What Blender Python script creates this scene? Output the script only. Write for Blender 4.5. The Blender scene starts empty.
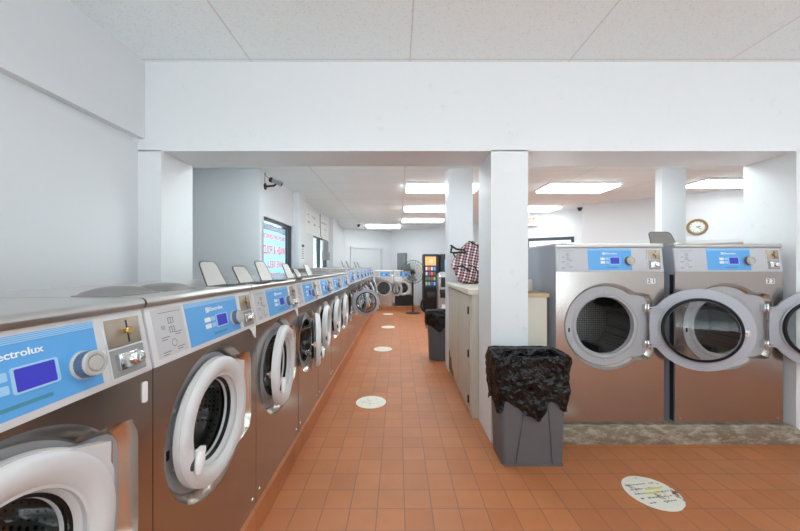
import bpy, bmesh, math, random
from mathutils import Vector, Matrix, noise
random.seed(7)
S = bpy.context.scene
COL = S.collection
PI = math.pi
F = 324.0; CX = 398.0; CY = 266.0; EYE = 1.36      # focal length in pixels, vanishing point, eye height

# ------------------------------------------------------------------ materials
def srgb(r, g, b):
    f = lambda c: (c/255/12.92) if c/255 <= .04045 else ((c/255+.055)/1.055)**2.4
    return (f(r), f(g), f(b), 1)
def newmat(name):
    m = bpy.data.materials.new(name); m.use_nodes = True
    nt = m.node_tree
    return m, nt, nt.nodes['Principled BSDF']
def N(nt, kind, **kw):
    n = nt.nodes.new(kind)
    for k, v in kw.items(): setattr(n, k, v)
    return n
def plain(name, col, rough=.5, metal=0, bump=0, bscale=200, spec=None, var=0, vscale=4):
    m, nt, b = newmat(name)
    b.inputs['Base Color'].default_value = col
    b.inputs['Roughness'].default_value = rough
    b.inputs['Metallic'].default_value = metal
    if spec is not None: b.inputs['Specular IOR Level'].default_value = spec
    tc = N(nt, 'ShaderNodeTexCoord')
    if var:
        nz = N(nt, 'ShaderNodeTexNoise'); nz.inputs['Scale'].default_value = vscale; nz.inputs['Detail'].default_value = 5
        nt.links.new(tc.outputs['Object'], nz.inputs['Vector'])
        mx = N(nt, 'ShaderNodeMix', data_type='RGBA', blend_type='MULTIPLY')
        mr = N(nt, 'ShaderNodeMapRange'); mr.inputs['To Min'].default_value = 1-var; mr.inputs['To Max'].default_value = 1+var*.3
        nt.links.new(nz.outputs['Fac'], mr.inputs['Value'])
        mx.inputs[0].default_value = 1; mx.inputs[6].default_value = col
        nt.links.new(mr.outputs['Result'], mx.inputs[7]); nt.links.new(mx.outputs[2], b.inputs['Base Color'])
    if bump:
        nz2 = N(nt, 'ShaderNodeTexNoise'); nz2.inputs['Scale'].default_value = bscale; nz2.inputs['Detail'].default_value = 3
        nt.links.new(tc.outputs['Object'], nz2.inputs['Vector'])
        bp = N(nt, 'ShaderNodeBump'); bp.inputs['Strength'].default_value = bump; bp.inputs['Distance'].default_value = .002
        nt.links.new(nz2.outputs['Fac'], bp.inputs['Height']); nt.links.new(bp.outputs['Normal'], b.inputs['Normal'])
    return m
def glow(name, col, strength):
    m, nt, b = newmat(name)
    b.inputs['Base Color'].default_value = col
    b.inputs['Emission Color'].default_value = col
    b.inputs['Emission Strength'].default_value = strength
    return m
def steel_mat(name, col, rough, axis):
    # brushed stainless: fine streaks run along one axis
    m, nt, b = newmat(name)
    b.inputs['Metallic'].default_value = 1
    tc = N(nt, 'ShaderNodeTexCoord'); mp = N(nt, 'ShaderNodeMapping')
    sc = [1100, 1100, 1100]; sc[axis] = 9; mp.inputs['Scale'].default_value = sc
    nz = N(nt, 'ShaderNodeTexNoise'); nz.inputs['Scale'].default_value = 1; nz.inputs['Detail'].default_value = 4
    nt.links.new(tc.outputs['Object'], mp.inputs['Vector']); nt.links.new(mp.outputs['Vector'], nz.inputs['Vector'])
    r = N(nt, 'ShaderNodeMapRange'); r.inputs['To Min'].default_value = rough-.012; r.inputs['To Max'].default_value = rough+.012
    nt.links.new(nz.outputs['Fac'], r.inputs['Value']); nt.links.new(r.outputs['Result'], b.inputs['Roughness'])
    n2 = N(nt, 'ShaderNodeTexNoise'); n2.inputs['Scale'].default_value = 5; n2.inputs['Detail'].default_value = 6
    nt.links.new(tc.outputs['Object'], n2.inputs['Vector'])
    mr = N(nt, 'ShaderNodeMapRange'); mr.inputs['To Min'].default_value = .95; mr.inputs['To Max'].default_value = 1.03
    nt.links.new(n2.outputs['Fac'], mr.inputs['Value'])
    mx = N(nt, 'ShaderNodeMix', data_type='RGBA', blend_type='MULTIPLY'); mx.inputs[0].default_value = 1; mx.inputs[6].default_value = col
    nt.links.new(mr.outputs['Result'], mx.inputs[7]); nt.links.new(mx.outputs[2], b.inputs['Base Color'])
    bp = N(nt, 'ShaderNodeBump'); bp.inputs['Strength'].default_value = .004; bp.inputs['Distance'].default_value = .0003
    nt.links.new(nz.outputs['Fac'], bp.inputs['Height']); nt.links.new(bp.outputs['Normal'], b.inputs['Normal'])
    return m
def glass_mat(name, tint, refl=.05):
    m, nt, b = newmat(name)
    nt.nodes.remove(b); out = nt.nodes['Material Output']
    tr = N(nt, 'ShaderNodeBsdfTransparent'); tr.inputs['Color'].default_value = tint
    gl = N(nt, 'ShaderNodeBsdfGlossy'); gl.inputs['Roughness'].default_value = .03
    lw = N(nt, 'ShaderNodeLayerWeight'); lw.inputs['Blend'].default_value = .25
    mr = N(nt, 'ShaderNodeMapRange'); mr.inputs['To Min'].default_value = refl*.5; mr.inputs['To Max'].default_value = .38
    mix = N(nt, 'ShaderNodeMixShader')
    nt.links.new(lw.outputs['Fresnel'], mr.inputs['Value']); nt.links.new(mr.outputs['Result'], mix.inputs['Fac'])
    nt.links.new(tr.outputs[0], mix.inputs[1]); nt.links.new(gl.outputs[0], mix.inputs[2]); nt.links.new(mix.outputs[0], out.inputs['Surface'])
    return m
def tile_mat(name, vertical=False):
    m, nt, b = newmat(name)
    geo = N(nt, 'ShaderNodeNewGeometry'); mp = N(nt, 'ShaderNodeMapping')
    mp.inputs['Location'].default_value = (-.036+.1522*40, -.1522*.92+.1522*40, 0)
    src = geo.outputs['Position']
    if vertical:
        sx = N(nt, 'ShaderNodeSeparateXYZ'); cb = N(nt, 'ShaderNodeCombineXYZ')
        nt.links.new(src, sx.inputs[0])
        ad = N(nt, 'ShaderNodeMath', operation='ADD'); nt.links.new(sx.outputs['X'], ad.inputs[0]); nt.links.new(sx.outputs['Y'], ad.inputs[1])
        nt.links.new(ad.outputs[0], cb.inputs['X']); nt.links.new(sx.outputs['Z'], cb.inputs['Y'])
        src = cb.outputs[0]; mp.inputs['Location'].default_value = (0, .0, 0)
    nt.links.new(src, mp.inputs['Vector'])
    br = N(nt, 'ShaderNodeTexBrick', offset=0, squash=1)
    br.inputs['Scale'].default_value = 1
    br.inputs['Brick Width'].default_value = .1522; br.inputs['Row Height'].default_value = .1522
    br.inputs['Mortar Size'].default_value = .0028; br.inputs['Mortar Smooth'].default_value = .3; br.inputs['Bias'].default_value = 0
    br.inputs['Color1'].default_value = srgb(188, 118, 74); br.inputs['Color2'].default_value = srgb(179, 109, 66)
    br.inputs['Mortar'].default_value = srgb(134, 94, 72)
    nt.links.new(mp.outputs['Vector'], br.inputs['Vector'])
    nz = N(nt, 'ShaderNodeTexNoise'); nz.inputs['Scale'].default_value = 2.2; nz.inputs['Detail'].default_value = 7; nz.inputs['Roughness'].default_value = .65
    nt.links.new(geo.outputs['Position'], nz.inputs['Vector'])
    mr = N(nt, 'ShaderNodeMapRange'); mr.inputs['From Min'].default_value = .3; mr.inputs['From Max'].default_value = .7
    mr.inputs['To Min'].default_value = .86; mr.inputs['To Max'].default_value = 1.1
    nt.links.new(nz.outputs['Fac'], mr.inputs['Value'])
    mx = N(nt, 'ShaderNodeMix', data_type='RGBA', blend_type='MULTIPLY'); mx.inputs[0].default_value = 1
    nt.links.new(br.outputs['Color'], mx.inputs[6]); nt.links.new(mr.outputs['Result'], mx.inputs[7])
    nt.links.new(mx.outputs[2], b.inputs['Base Color'])
    rr = N(nt, 'ShaderNodeMapRange'); rr.inputs['To Min'].default_value = .42; rr.inputs['To Max'].default_value = .58
    nt.links.new(nz.outputs['Fac'], rr.inputs['Value']); nt.links.new(rr.outputs['Result'], b.inputs['Roughness'])
    bp = N(nt, 'ShaderNodeBump', invert=True); bp.inputs['Strength'].default_value = .5; bp.inputs['Distance'].default_value = .002
    nt.links.new(br.outputs['Fac'], bp.inputs['Height']); nt.links.new(bp.outputs['Normal'], b.inputs['Normal'])
    return m
def ceiling_mat(name):
    m, nt, b = newmat(name)
    geo = N(nt, 'ShaderNodeNewGeometry'); mp = N(nt, 'ShaderNodeMapping')
    mp.inputs['Location'].default_value = (-.092+1.218*8, -.02+.61*10, 0)
    nt.links.new(geo.outputs['Position'], mp.inputs['Vector'])
    br = N(nt, 'ShaderNodeTexBrick', offset=0, squash=1); br.inputs['Scale'].default_value = 1
    br.inputs['Brick Width'].default_value = 1.218; br.inputs['Row Height'].default_value = .61
    br.inputs['Mortar Size'].default_value = .006; br.inputs['Mortar Smooth'].default_value = .2
    c = srgb(242, 250, 252); br.inputs['Color1'].default_value = c; br.inputs['Color2'].default_value = srgb(240, 248, 250)
    br.inputs['Mortar'].default_value = srgb(222, 222, 221)
    nt.links.new(mp.outputs['Vector'], br.inputs['Vector'])
    nz = N(nt, 'ShaderNodeTexNoise'); nz.inputs['Scale'].default_value = 95; nz.inputs['Detail'].default_value = 2
    nt.links.new(geo.outputs['Position'], nz.inputs['Vector'])
    cr = N(nt, 'ShaderNodeMapRange'); cr.inputs['From Min'].default_value = .30; cr.inputs['From Max'].default_value = .42
    cr.inputs['To Min'].default_value = .84; cr.inputs['To Max'].default_value = 1
    nt.links.new(nz.outputs['Fac'], cr.inputs['Value'])
    mx = N(nt, 'ShaderNodeMix', data_type='RGBA', blend_type='MULTIPLY'); mx.inputs[0].default_value = 1
    nt.links.new(br.outputs['Color'], mx.inputs[6]); nt.links.new(cr.outputs['Result'], mx.inputs[7])
    nt.links.new(mx.outputs[2], b.inputs['Base Color']); b.inputs['Roughness'].default_value = .9
    bp = N(nt, 'ShaderNodeBump'); bp.inputs['Strength'].default_value = .25; bp.inputs['Distance'].default_value = .003
    nt.links.new(nz.outputs['Fac'], bp.inputs['Height']); nt.links.new(bp.outputs['Normal'], b.inputs['Normal'])
    return m
def spotted_mat(name, base, spots, scale, lo, hi, rough=.6, stretch=(1, 1, 1), detail=6):
    m, nt, b = newmat(name)
    tc = N(nt, 'ShaderNodeTexCoord'); mp = N(nt, 'ShaderNodeMapping'); mp.inputs['Scale'].default_value = stretch
    nz = N(nt, 'ShaderNodeTexNoise'); nz.inputs['Scale'].default_value = scale; nz.inputs['Detail'].default_value = detail; nz.inputs['Roughness'].default_value = .7
    nt.links.new(tc.outputs['Object'], mp.inputs['Vector']); nt.links.new(mp.outputs['Vector'], nz.inputs['Vector'])
    cr = N(nt, 'ShaderNodeMapRange'); cr.inputs['From Min'].default_value = lo; cr.inputs['From Max'].default_value = hi
    nt.links.new(nz.outputs['Fac'], cr.inputs['Value'])
    mx = N(nt, 'ShaderNodeMix', data_type='RGBA'); mx.inputs[6].default_value = base; mx.inputs[7].default_value = spots
    nt.links.new(cr.outputs['Result'], mx.inputs[0]); nt.links.new(mx.outputs[2], b.inputs['Base Color'])
    b.inputs['Roughness'].default_value = rough
    bp = N(nt, 'ShaderNodeBump'); bp.inputs['Strength'].default_value = .3; bp.inputs['Distance'].default_value = .004
    nt.links.new(nz.outputs['Fac'], bp.inputs['Height']); nt.links.new(bp.outputs['Normal'], b.inputs['Normal'])
    return m
def perforated_mat(name, base, hole, scale):
    m, nt, b = newmat(name)
    tc = N(nt, 'ShaderNodeTexCoord'); vo = N(nt, 'ShaderNodeTexVoronoi'); vo.inputs['Scale'].default_value = scale; vo.inputs['Randomness'].default_value = .15
    nt.links.new(tc.outputs['Object'], vo.inputs['Vector'])
    cr = N(nt, 'ShaderNodeMapRange'); cr.inputs['From Min'].default_value = .24; cr.inputs['From Max'].default_value = .34
    nt.links.new(vo.outputs['Distance'], cr.inputs['Value'])
    mx = N(nt, 'ShaderNodeMix', data_type='RGBA'); mx.inputs[6].default_value = hole; mx.inputs[7].default_value = base
    nt.links.new(cr.outputs['Result'], mx.inputs[0]); nt.links.new(mx.outputs[2], b.inputs['Base Color'])
    b.inputs['Metallic'].default_value = .8; b.inputs['Roughness'].default_value = .4
    return m
def gingham_mat(name):
    m, nt, b = newmat(name)
    tc = N(nt, 'ShaderNodeTexCoord'); mp = N(nt, 'ShaderNodeMapping'); mp.inputs['Rotation'].default_value = (0, R(32), 0)
    mp.inputs['Scale'].default_value = (1, 0.001, 1)
    nt.links.new(tc.outputs['Object'], mp.inputs['Vector'])
    ck = N(nt, 'ShaderNodeTexChecker'); ck.inputs['Scale'].default_value = 46
    ck.inputs['Color1'].default_value = srgb(232, 226, 228); ck.inputs['Color2'].default_value = srgb(128, 44, 52)
    c2 = N(nt, 'ShaderNodeTexChecker'); c2.inputs['Scale'].default_value = 23
    c2.inputs['Color1'].default_value = (1, 1, 1, 1); c2.inputs['Color2'].default_value = srgb(190, 170, 176)
    nt.links.new(mp.outputs['Vector'], ck.inputs['Vector']); nt.links.new(mp.outputs['Vector'], c2.inputs['Vector'])
    mx = N(nt, 'ShaderNodeMix', data_type='RGBA', blend_type='MULTIPLY'); mx.inputs[0].default_value = 1
    nt.links.new(ck.outputs['Color'], mx.inputs[6]); nt.links.new(c2.outputs['Color'], mx.inputs[7]); nt.links.new(mx.outputs[2], b.inputs['Base Color'])
    b.inputs['Roughness'].default_value = .55
    return m
R = math.radians
M = {}
M['wall'] = plain('white_paint', srgb(222, 224, 227), .45, bump=.05, bscale=60, var=.015, vscale=1.2)
M['wall_scuffed'] = spotted_mat('scuffed_white_paint', srgb(222, 224, 226), srgb(212, 212, 212), 9, .62, .75, .4)
M['trim'] = plain('white_trim_paint', srgb(214, 216, 219), .4)
M['floor'] = tile_mat('terracotta_tile')
M['plinth'] = tile_mat('terracotta_tile_upright', True)
M['ceiling'] = ceiling_mat('acoustic_tile')
M['steel'] = steel_mat('brushed_steel', srgb(182, 175, 170), .22, 0)
M['steel_top'] = steel_mat('worn_steel_sheet', srgb(205, 203, 200), .3, 0)
M['chrome'] = plain('chrome', srgb(225, 225, 225), .12, 1)
M['lip'] = plain('polished_lip', srgb(214, 208, 200), .24, 1)
M['side'] = plain('painted_side_panel', srgb(172, 177, 187), .25, var=.05)
M['lid'] = steel_mat('dull_lid_steel', srgb(165, 163, 160), .42, 0)
M['panel'] = plain('grey_white_fascia', srgb(212, 212, 214), .38)
M['panel_grey'] = plain('grey_fascia', srgb(188, 190, 195), .38)
M['plate'] = plain('instruction_sheet', srgb(196, 196, 198), .4)
M['ink'] = plain('grey_print', srgb(120, 120, 124), .6)
M['blue'] = plain('blue_fascia', srgb(92, 166, 228), .35)
M['blue_pale'] = plain('pale_blue_stripe', srgb(160, 205, 238), .35)
M['teal'] = plain('teal_print', srgb(70, 140, 165), .5)
M['white'] = plain('white_plastic', srgb(235, 235, 235), .4)
M['white_print'] = plain('white_print', srgb(240, 244, 248), .5)
M['screen'] = glow('lit_blue_screen', srgb(46, 46, 160), .35)
M['knob_blue'] = plain('slate_blue_rubber', srgb(96, 114, 140), .5)
M['knob'] = plain('grey_knob', srgb(182, 180, 175), .4)
M['bronze'] = plain('bronze_coin_plate', srgb(172, 158, 142), .35, .7)
M['gold'] = plain('brass', srgb(190, 160, 100), .25, 1)
M['recess'] = plain('grey_recess', srgb(150, 150, 150), .5)
M['door'] = plain('off_white_door_plastic', srgb(212, 211, 212), .33)
M['door_grey'] = plain('lilac_grey_door_plastic', srgb(172, 173, 182), .35)
M['ring'] = plain('grey_ring_plastic', srgb(168, 168, 172), .4)
M['rubber'] = plain('black_rubber', srgb(12, 12, 13), .5, spec=.3)
M['drum'] = perforated_mat('perforated_drum', srgb(128, 126, 123), srgb(18, 18, 18), 50)
M['drum_dark'] = plain('dark_lifter_steel', srgb(60, 60, 62), .35, .7)  # dark steel of the drum lifters
M['glass'] = glass_mat('door_glass', (.86, .88, .88, 1))
M['pane'] = glass_mat('window_glass', (.94, .97, .98, 1), .08)
M['black'] = plain('black_plastic', srgb(26, 26, 28), .45)
M['black_metal'] = plain('black_metal', srgb(34, 34, 36), .4, .3)
M['dark'] = plain('dark_grey', srgb(60, 62, 64), .5)
M['cab'] = plain('beige_laminate', srgb(194, 184, 170), .45, var=.04, vscale=3)
M['cab_frame'] = plain('cream_painted_wood', srgb(205, 198, 184), .5, var=.05)
M['cab_top'] = plain('cream_laminate_top', srgb(222, 215, 202), .35)
M['worn_brown'] = plain('bare_brown_board', srgb(120, 84, 58), .75, var=.25, vscale=14)
M['wood_edge'] = plain('raw_wood_edge', srgb(190, 165, 130), .6, var=.1)
M['concrete'] = spotted_mat('worn_concrete', srgb(126, 110, 92), srgb(190, 178, 160), 9, .45, .68, .85, (1.2, 2.5, 2.5), 11)
M['can'] = plain('grey_bin_plastic', srgb(98, 96, 99), .5, bump=.06, bscale=90)
M['can2'] = plain('slate_bin_plastic', srgb(84, 88, 92), .5)
M['bag'], nt_b, b_b = newmat('black_bin_liner')
b_b.inputs['Base Color'].default_value = srgb(13, 13, 14); b_b.inputs['Roughness'].default_value = .24; b_b.inputs['Specular IOR Level'].default_value = .4
tc_b = N(nt_b, 'ShaderNodeTexCoord'); nz_b = N(nt_b, 'ShaderNodeTexNoise'); nz_b.inputs['Scale'].default_value = 12; nz_b.inputs['Detail'].default_value = 4
mx_b = N(nt_b, 'ShaderNodeMix', data_type='RGBA'); mx_b.inputs[0].default_value = .12
vo_b = N(nt_b, 'ShaderNodeTexVoronoi'); vo_b.inputs['Scale'].default_value = 17
bp_b = N(nt_b, 'ShaderNodeBump'); bp_b.inputs['Strength'].default_value = 1; bp_b.inputs['Distance'].default_value = .022
nt_b.links.new(tc_b.outputs['Object'], nz_b.inputs['Vector']); nt_b.links.new(tc_b.outputs['Object'], mx_b.inputs[6]); nt_b.links.new(nz_b.outputs['Color'], mx_b.inputs[7])
nt_b.links.new(mx_b.outputs[2], vo_b.inputs['Vector']); nt_b.links.new(vo_b.outputs['Distance'], bp_b.inputs['Height']); nt_b.links.new(bp_b.outputs['Normal'], b_b.inputs['Normal'])
M['gingham'] = gingham_mat('gingham_cloth')
M['strap'] = plain('black_webbing', srgb(32, 28, 30), .7)
M['light'] = glow('fluorescent_diffuser', (.88, .98, 1, 1), 8.8)
M['added_glow'] = glow('added_light_diffuser', (.89, .98, 1, 1), 3.6)  # glow of the added lights above the front room
M['added_glow_rear'] = glow('added_light_diffuser_rear', (.88, .98, 1, 1), 7.5)  # glow of the added lights hidden by the header
M['light_frame'] = plain('white_light_frame', srgb(225, 225, 222), .5)
M['frame_dark'] = plain('dark_aluminium', srgb(62, 70, 76), .4, .4)
M['sticker'] = spotted_mat('worn_white_sticker', srgb(232, 228, 215), srgb(120, 70, 45), 11, .57, .62, .5)
M['sticker_clean'] = plain('white_sticker', srgb(236, 230, 216), .5, var=.03)
M['yellow'] = plain('faded_yellow_print', srgb(214, 206, 110), .6)
M['poster'] = glow('glowing_blue_banner', srgb(158, 212, 236), .55)  # banner materials glow themselves, in place of daylight shining through
M['poster_dark'] = glow('glowing_slate_banner', srgb(120, 150, 175), .4)
M['poster_red'] = glow('glowing_red_lettering', srgb(222, 92, 84), .4)
M['board'] = plain('white_board', srgb(232, 232, 230), .5)
M['grey_print'] = plain('grey_lettering', srgb(172, 174, 178), .6)
M['box_grey'] = plain('grey_enamel_box', srgb(128, 134, 138), .45)
M['grey_cloth'] = plain('grey_fabric', srgb(140, 144, 146), .8)
M['exit_red'] = glow('lit_red_lettering', srgb(232, 90, 60), .4)
M['exit_face'] = glow('lit_sign_face', srgb(250, 214, 190), .12)
M['clock_frame'] = plain('brown_clock_rim', srgb(150, 122, 82), .35, var=.1, vscale=30)
M['clock_face'] = plain('clock_face', srgb(232, 238, 232), .4)
M['orange_lit'] = glow('lit_orange_display', srgb(224, 150, 90), .7)
M['blue_lit'] = glow('lit_blue_display', srgb(70, 140, 200), .8)
M['vend_glass'] = plain('dark_display_back', srgb(50, 60, 90), .3)
M['silver'] = plain('silver_paint', srgb(170, 172, 176), .3, .6)

# ------------------------------------------------------------------ mesh building
class MB:
    def __init__(s): s.v = []; s.f = []; s.m = []
    def add(s, vs, fs, mi=0, T=None):
        o = len(s.v)
        s.v += [tuple(T @ Vector(v)) if T else tuple(v) for v in vs]
        for f in fs: s.f.append([i+o for i in f]); s.m.append(mi)
        return s
    def box(s, x0, x1, y0, y1, z0, z1, mi=0, T=None):
        vs = [(x, y, z) for x in (x0, x1) for y in (y0, y1) for z in (z0, z1)]
        return s.add(vs, [(0, 1, 3, 2), (4, 6, 7, 5), (0, 4, 5, 1), (2, 3, 7, 6), (0, 2, 6, 4), (1, 5, 7, 3)], mi, T)
    def prism(s, poly, a0, a1, axis='y', mi=0, T=None):
        # poly in the plane across the axis: axis y -> (x,z); x -> (y,z); z -> (x,y)
        P = {'y': lambda p, a: (p[0], a, p[1]), 'x': lambda p, a: (a, p[0], p[1]), 'z': lambda p, a: (p[0], p[1], a)}[axis]
        n = len(poly); vs = [P(p, a0) for p in poly]+[P(p, a1) for p in poly]
        fs = [list(range(n)), list(range(2*n-1, n-1, -1))]+[[i, (i+1) % n, n+(i+1) % n, n+i] for i in range(n)]
        return s.add(vs, fs, mi, T)
    def lathe(s, prof, c=(0, 0, 0), axis='y', seg=48, mi=0, closed=False, T=None):
        n = len(prof); vs = []; fs = []
        for k in range(seg):
            a = 2*PI*k/seg; ca, sa = math.cos(a), math.sin(a)
            for r, t in prof:
                p = {'y': (r*ca, t, r*sa), 'z': (r*ca, r*sa, t), 'x': (t, r*ca, r*sa)}[axis]
                vs.append((p[0]+c[0], p[1]+c[1], p[2]+c[2]))
        for k in range(seg):
            k2 = (k+1) % seg
            for i in range(n if closed else n-1):
                j = (i+1) % n; fs.append((k*n+i, k2*n+i, k2*n+j, k*n+j))
        return s.add(vs, fs, mi, T)
    def tube(s, pts, r, seg=8, mi=0, T=None, closed=False):
        pts = [Vector(p) for p in pts]; n = len(pts); vs = []; fs = []; up = Vector((0, 0, 1))
        for i, p in enumerate(pts):
            d = (pts[(i+1) % n]-pts[i-1]) if closed else (pts[min(i+1, n-1)]-pts[max(i-1, 0)])
            d.normalize(); u = d.cross(up)
            if u.length < .05: u = d.cross(Vector((1, 0, 0)))
            u.normalize(); w = d.cross(u); rr = r[i] if isinstance(r, (list, tuple)) else r
            vs += [p+(u*math.cos(2*PI*k/seg)+w*math.sin(2*PI*k/seg))*rr for k in range(seg)]
        for i in range(n if closed else n-1):
            a, b = i*seg, ((i+1) % n)*seg
            fs += [(a+k, a+(k+1) % seg, b+(k+1) % seg, b+k) for k in range(seg)]
        if not closed: fs += [list(range(seg-1, -1, -1)), list(range((n-1)*seg, n*seg))]
        return s.add(vs, fs, mi, T)
    def holed(s, outer, inner, y0, y1, mi=0, inner_mi=None, T=None):
        # plate with a hole: loops of equal length in (x,z), facing -y at y0
        n = len(outer); vs = []
        for y in (y0, y1):
            vs += [(p[0], y, p[1]) for p in outer]+[(p[0], y, p[1]) for p in inner]
        f1 = []; f2 = []
        for i in range(n):
            j = (i+1) % n
            f1 += [(i, j, n+j, n+i), (2*n+j, 2*n+i, 3*n+i, 3*n+j), (j, i, 2*n+i, 2*n+j)]
            f2 += [(n+i, n+j, 3*n+j, 3*n+i)]
        s.add(vs, f1, mi, T); o = len(s.v)-4*n
        for f in f2: s.f.append([q+o for q in f]); s.m.append(mi if inner_mi is None else inner_mi)
        return s
    def build(s, name, mats, parent=None, smooth=35, bevel=0, loc=None, seg=2):
        me = bpy.data.meshes.new(name); me.from_pydata(s.v, [], s.f)
        if not isinstance(mats, (list, tuple)): mats = [mats]
        for m in mats: me.materials.append(m)
        for p, mi in zip(me.polygons, s.m): p.material_index = mi
        bm = bmesh.new(); bm.from_mesh(me)
        bmesh.ops.remove_doubles(bm, verts=bm.verts, dist=1e-5)
        bmesh.ops.recalc_face_normals(bm, faces=bm.faces)
        if bevel:
            es = [e for e in bm.edges if len(e.link_faces) == 2 and e.calc_face_angle(0) > R(35)]
            bmesh.ops.bevel(bm, geom=es, offset=bevel, segments=seg, affect='EDGES', clamp_overlap=True, profile=.6)
        bm.to_mesh(me); bm.free()
        if smooth:
            for p in me.polygons: p.use_smooth = True
            me.set_sharp_from_angle(angle=R(smooth))
        o = bpy.data.objects.new(name, me); COL.objects.link(o)
        if parent: o.parent = parent
        if loc: o.location = loc
        return o
def thing(name, label, cat, loc=(0, 0, 0), rz=0, group=None):
    o = bpy.data.objects.new(name, None); COL.objects.link(o)
    o.location = loc; o.rotation_euler = (0, 0, rz); o.empty_display_size = .1
    return tag(o, label, cat, group)
def tag(o, label, cat, group=None):
    o['label'] = label; o['category'] = cat
    if group: o['group'] = group
    return o
def structure(o): o['kind'] = 'structure'; return o
def copy_tree(o, parent=None):
    kids = list(o.children)
    c = o.copy(); COL.objects.link(c)
    if parent: c.parent = parent
    for k in kids: copy_tree(k, c)
    return c
_tx = {}
def text_obj(name, s, size, mat, parent, loc, rot, depth=.0008, mirror=False, width=None, bold=.012):
    key = (s, size, mat.name, mirror, width)
    if key not in _tx:
        cu = bpy.data.curves.new(name, 'FONT'); cu.body = s; cu.size = size; cu.align_x = 'CENTER'; cu.align_y = 'CENTER'
        cu.extrude = depth; cu.offset = bold*size; cu.resolution_u = 3
        t = bpy.data.objects.new(name, cu); COL.objects.link(t)
        bpy.context.view_layer.update()
        me = bpy.data.meshes.new_from_object(t.evaluated_get(bpy.context.evaluated_depsgraph_get()))
        bpy.data.objects.remove(t); me.name = name
        if width:
            xs = [v.co.x for v in me.vertices]; k = width/(max(xs)-min(xs))
            for v in me.vertices: v.co.x *= k
        if mirror:
            for v in me.vertices: v.co.x = -v.co.x
            me.flip_normals()
        me.materials.clear(); me.materials.append(mat); _tx[key] = me
    o = bpy.data.objects.new(name, _tx[key]); COL.objects.link(o); o.parent = parent
    o.location = loc; o.rotation_euler = rot
    return o
def rounded(x0, x1, z0, z1, r, n=5):
    pts = []
    for cx, cz, a0 in ((x1-r, z1-r, 0), (x0+r, z1-r, 90), (x0+r, z0+r, 180), (x1-r, z0+r, 270)):
        pts += [(cx+r*math.cos(R(a0+90*i/n)), cz+r*math.sin(R(a0+90*i/n))) for i in range(n+1)]
    return pts

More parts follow.
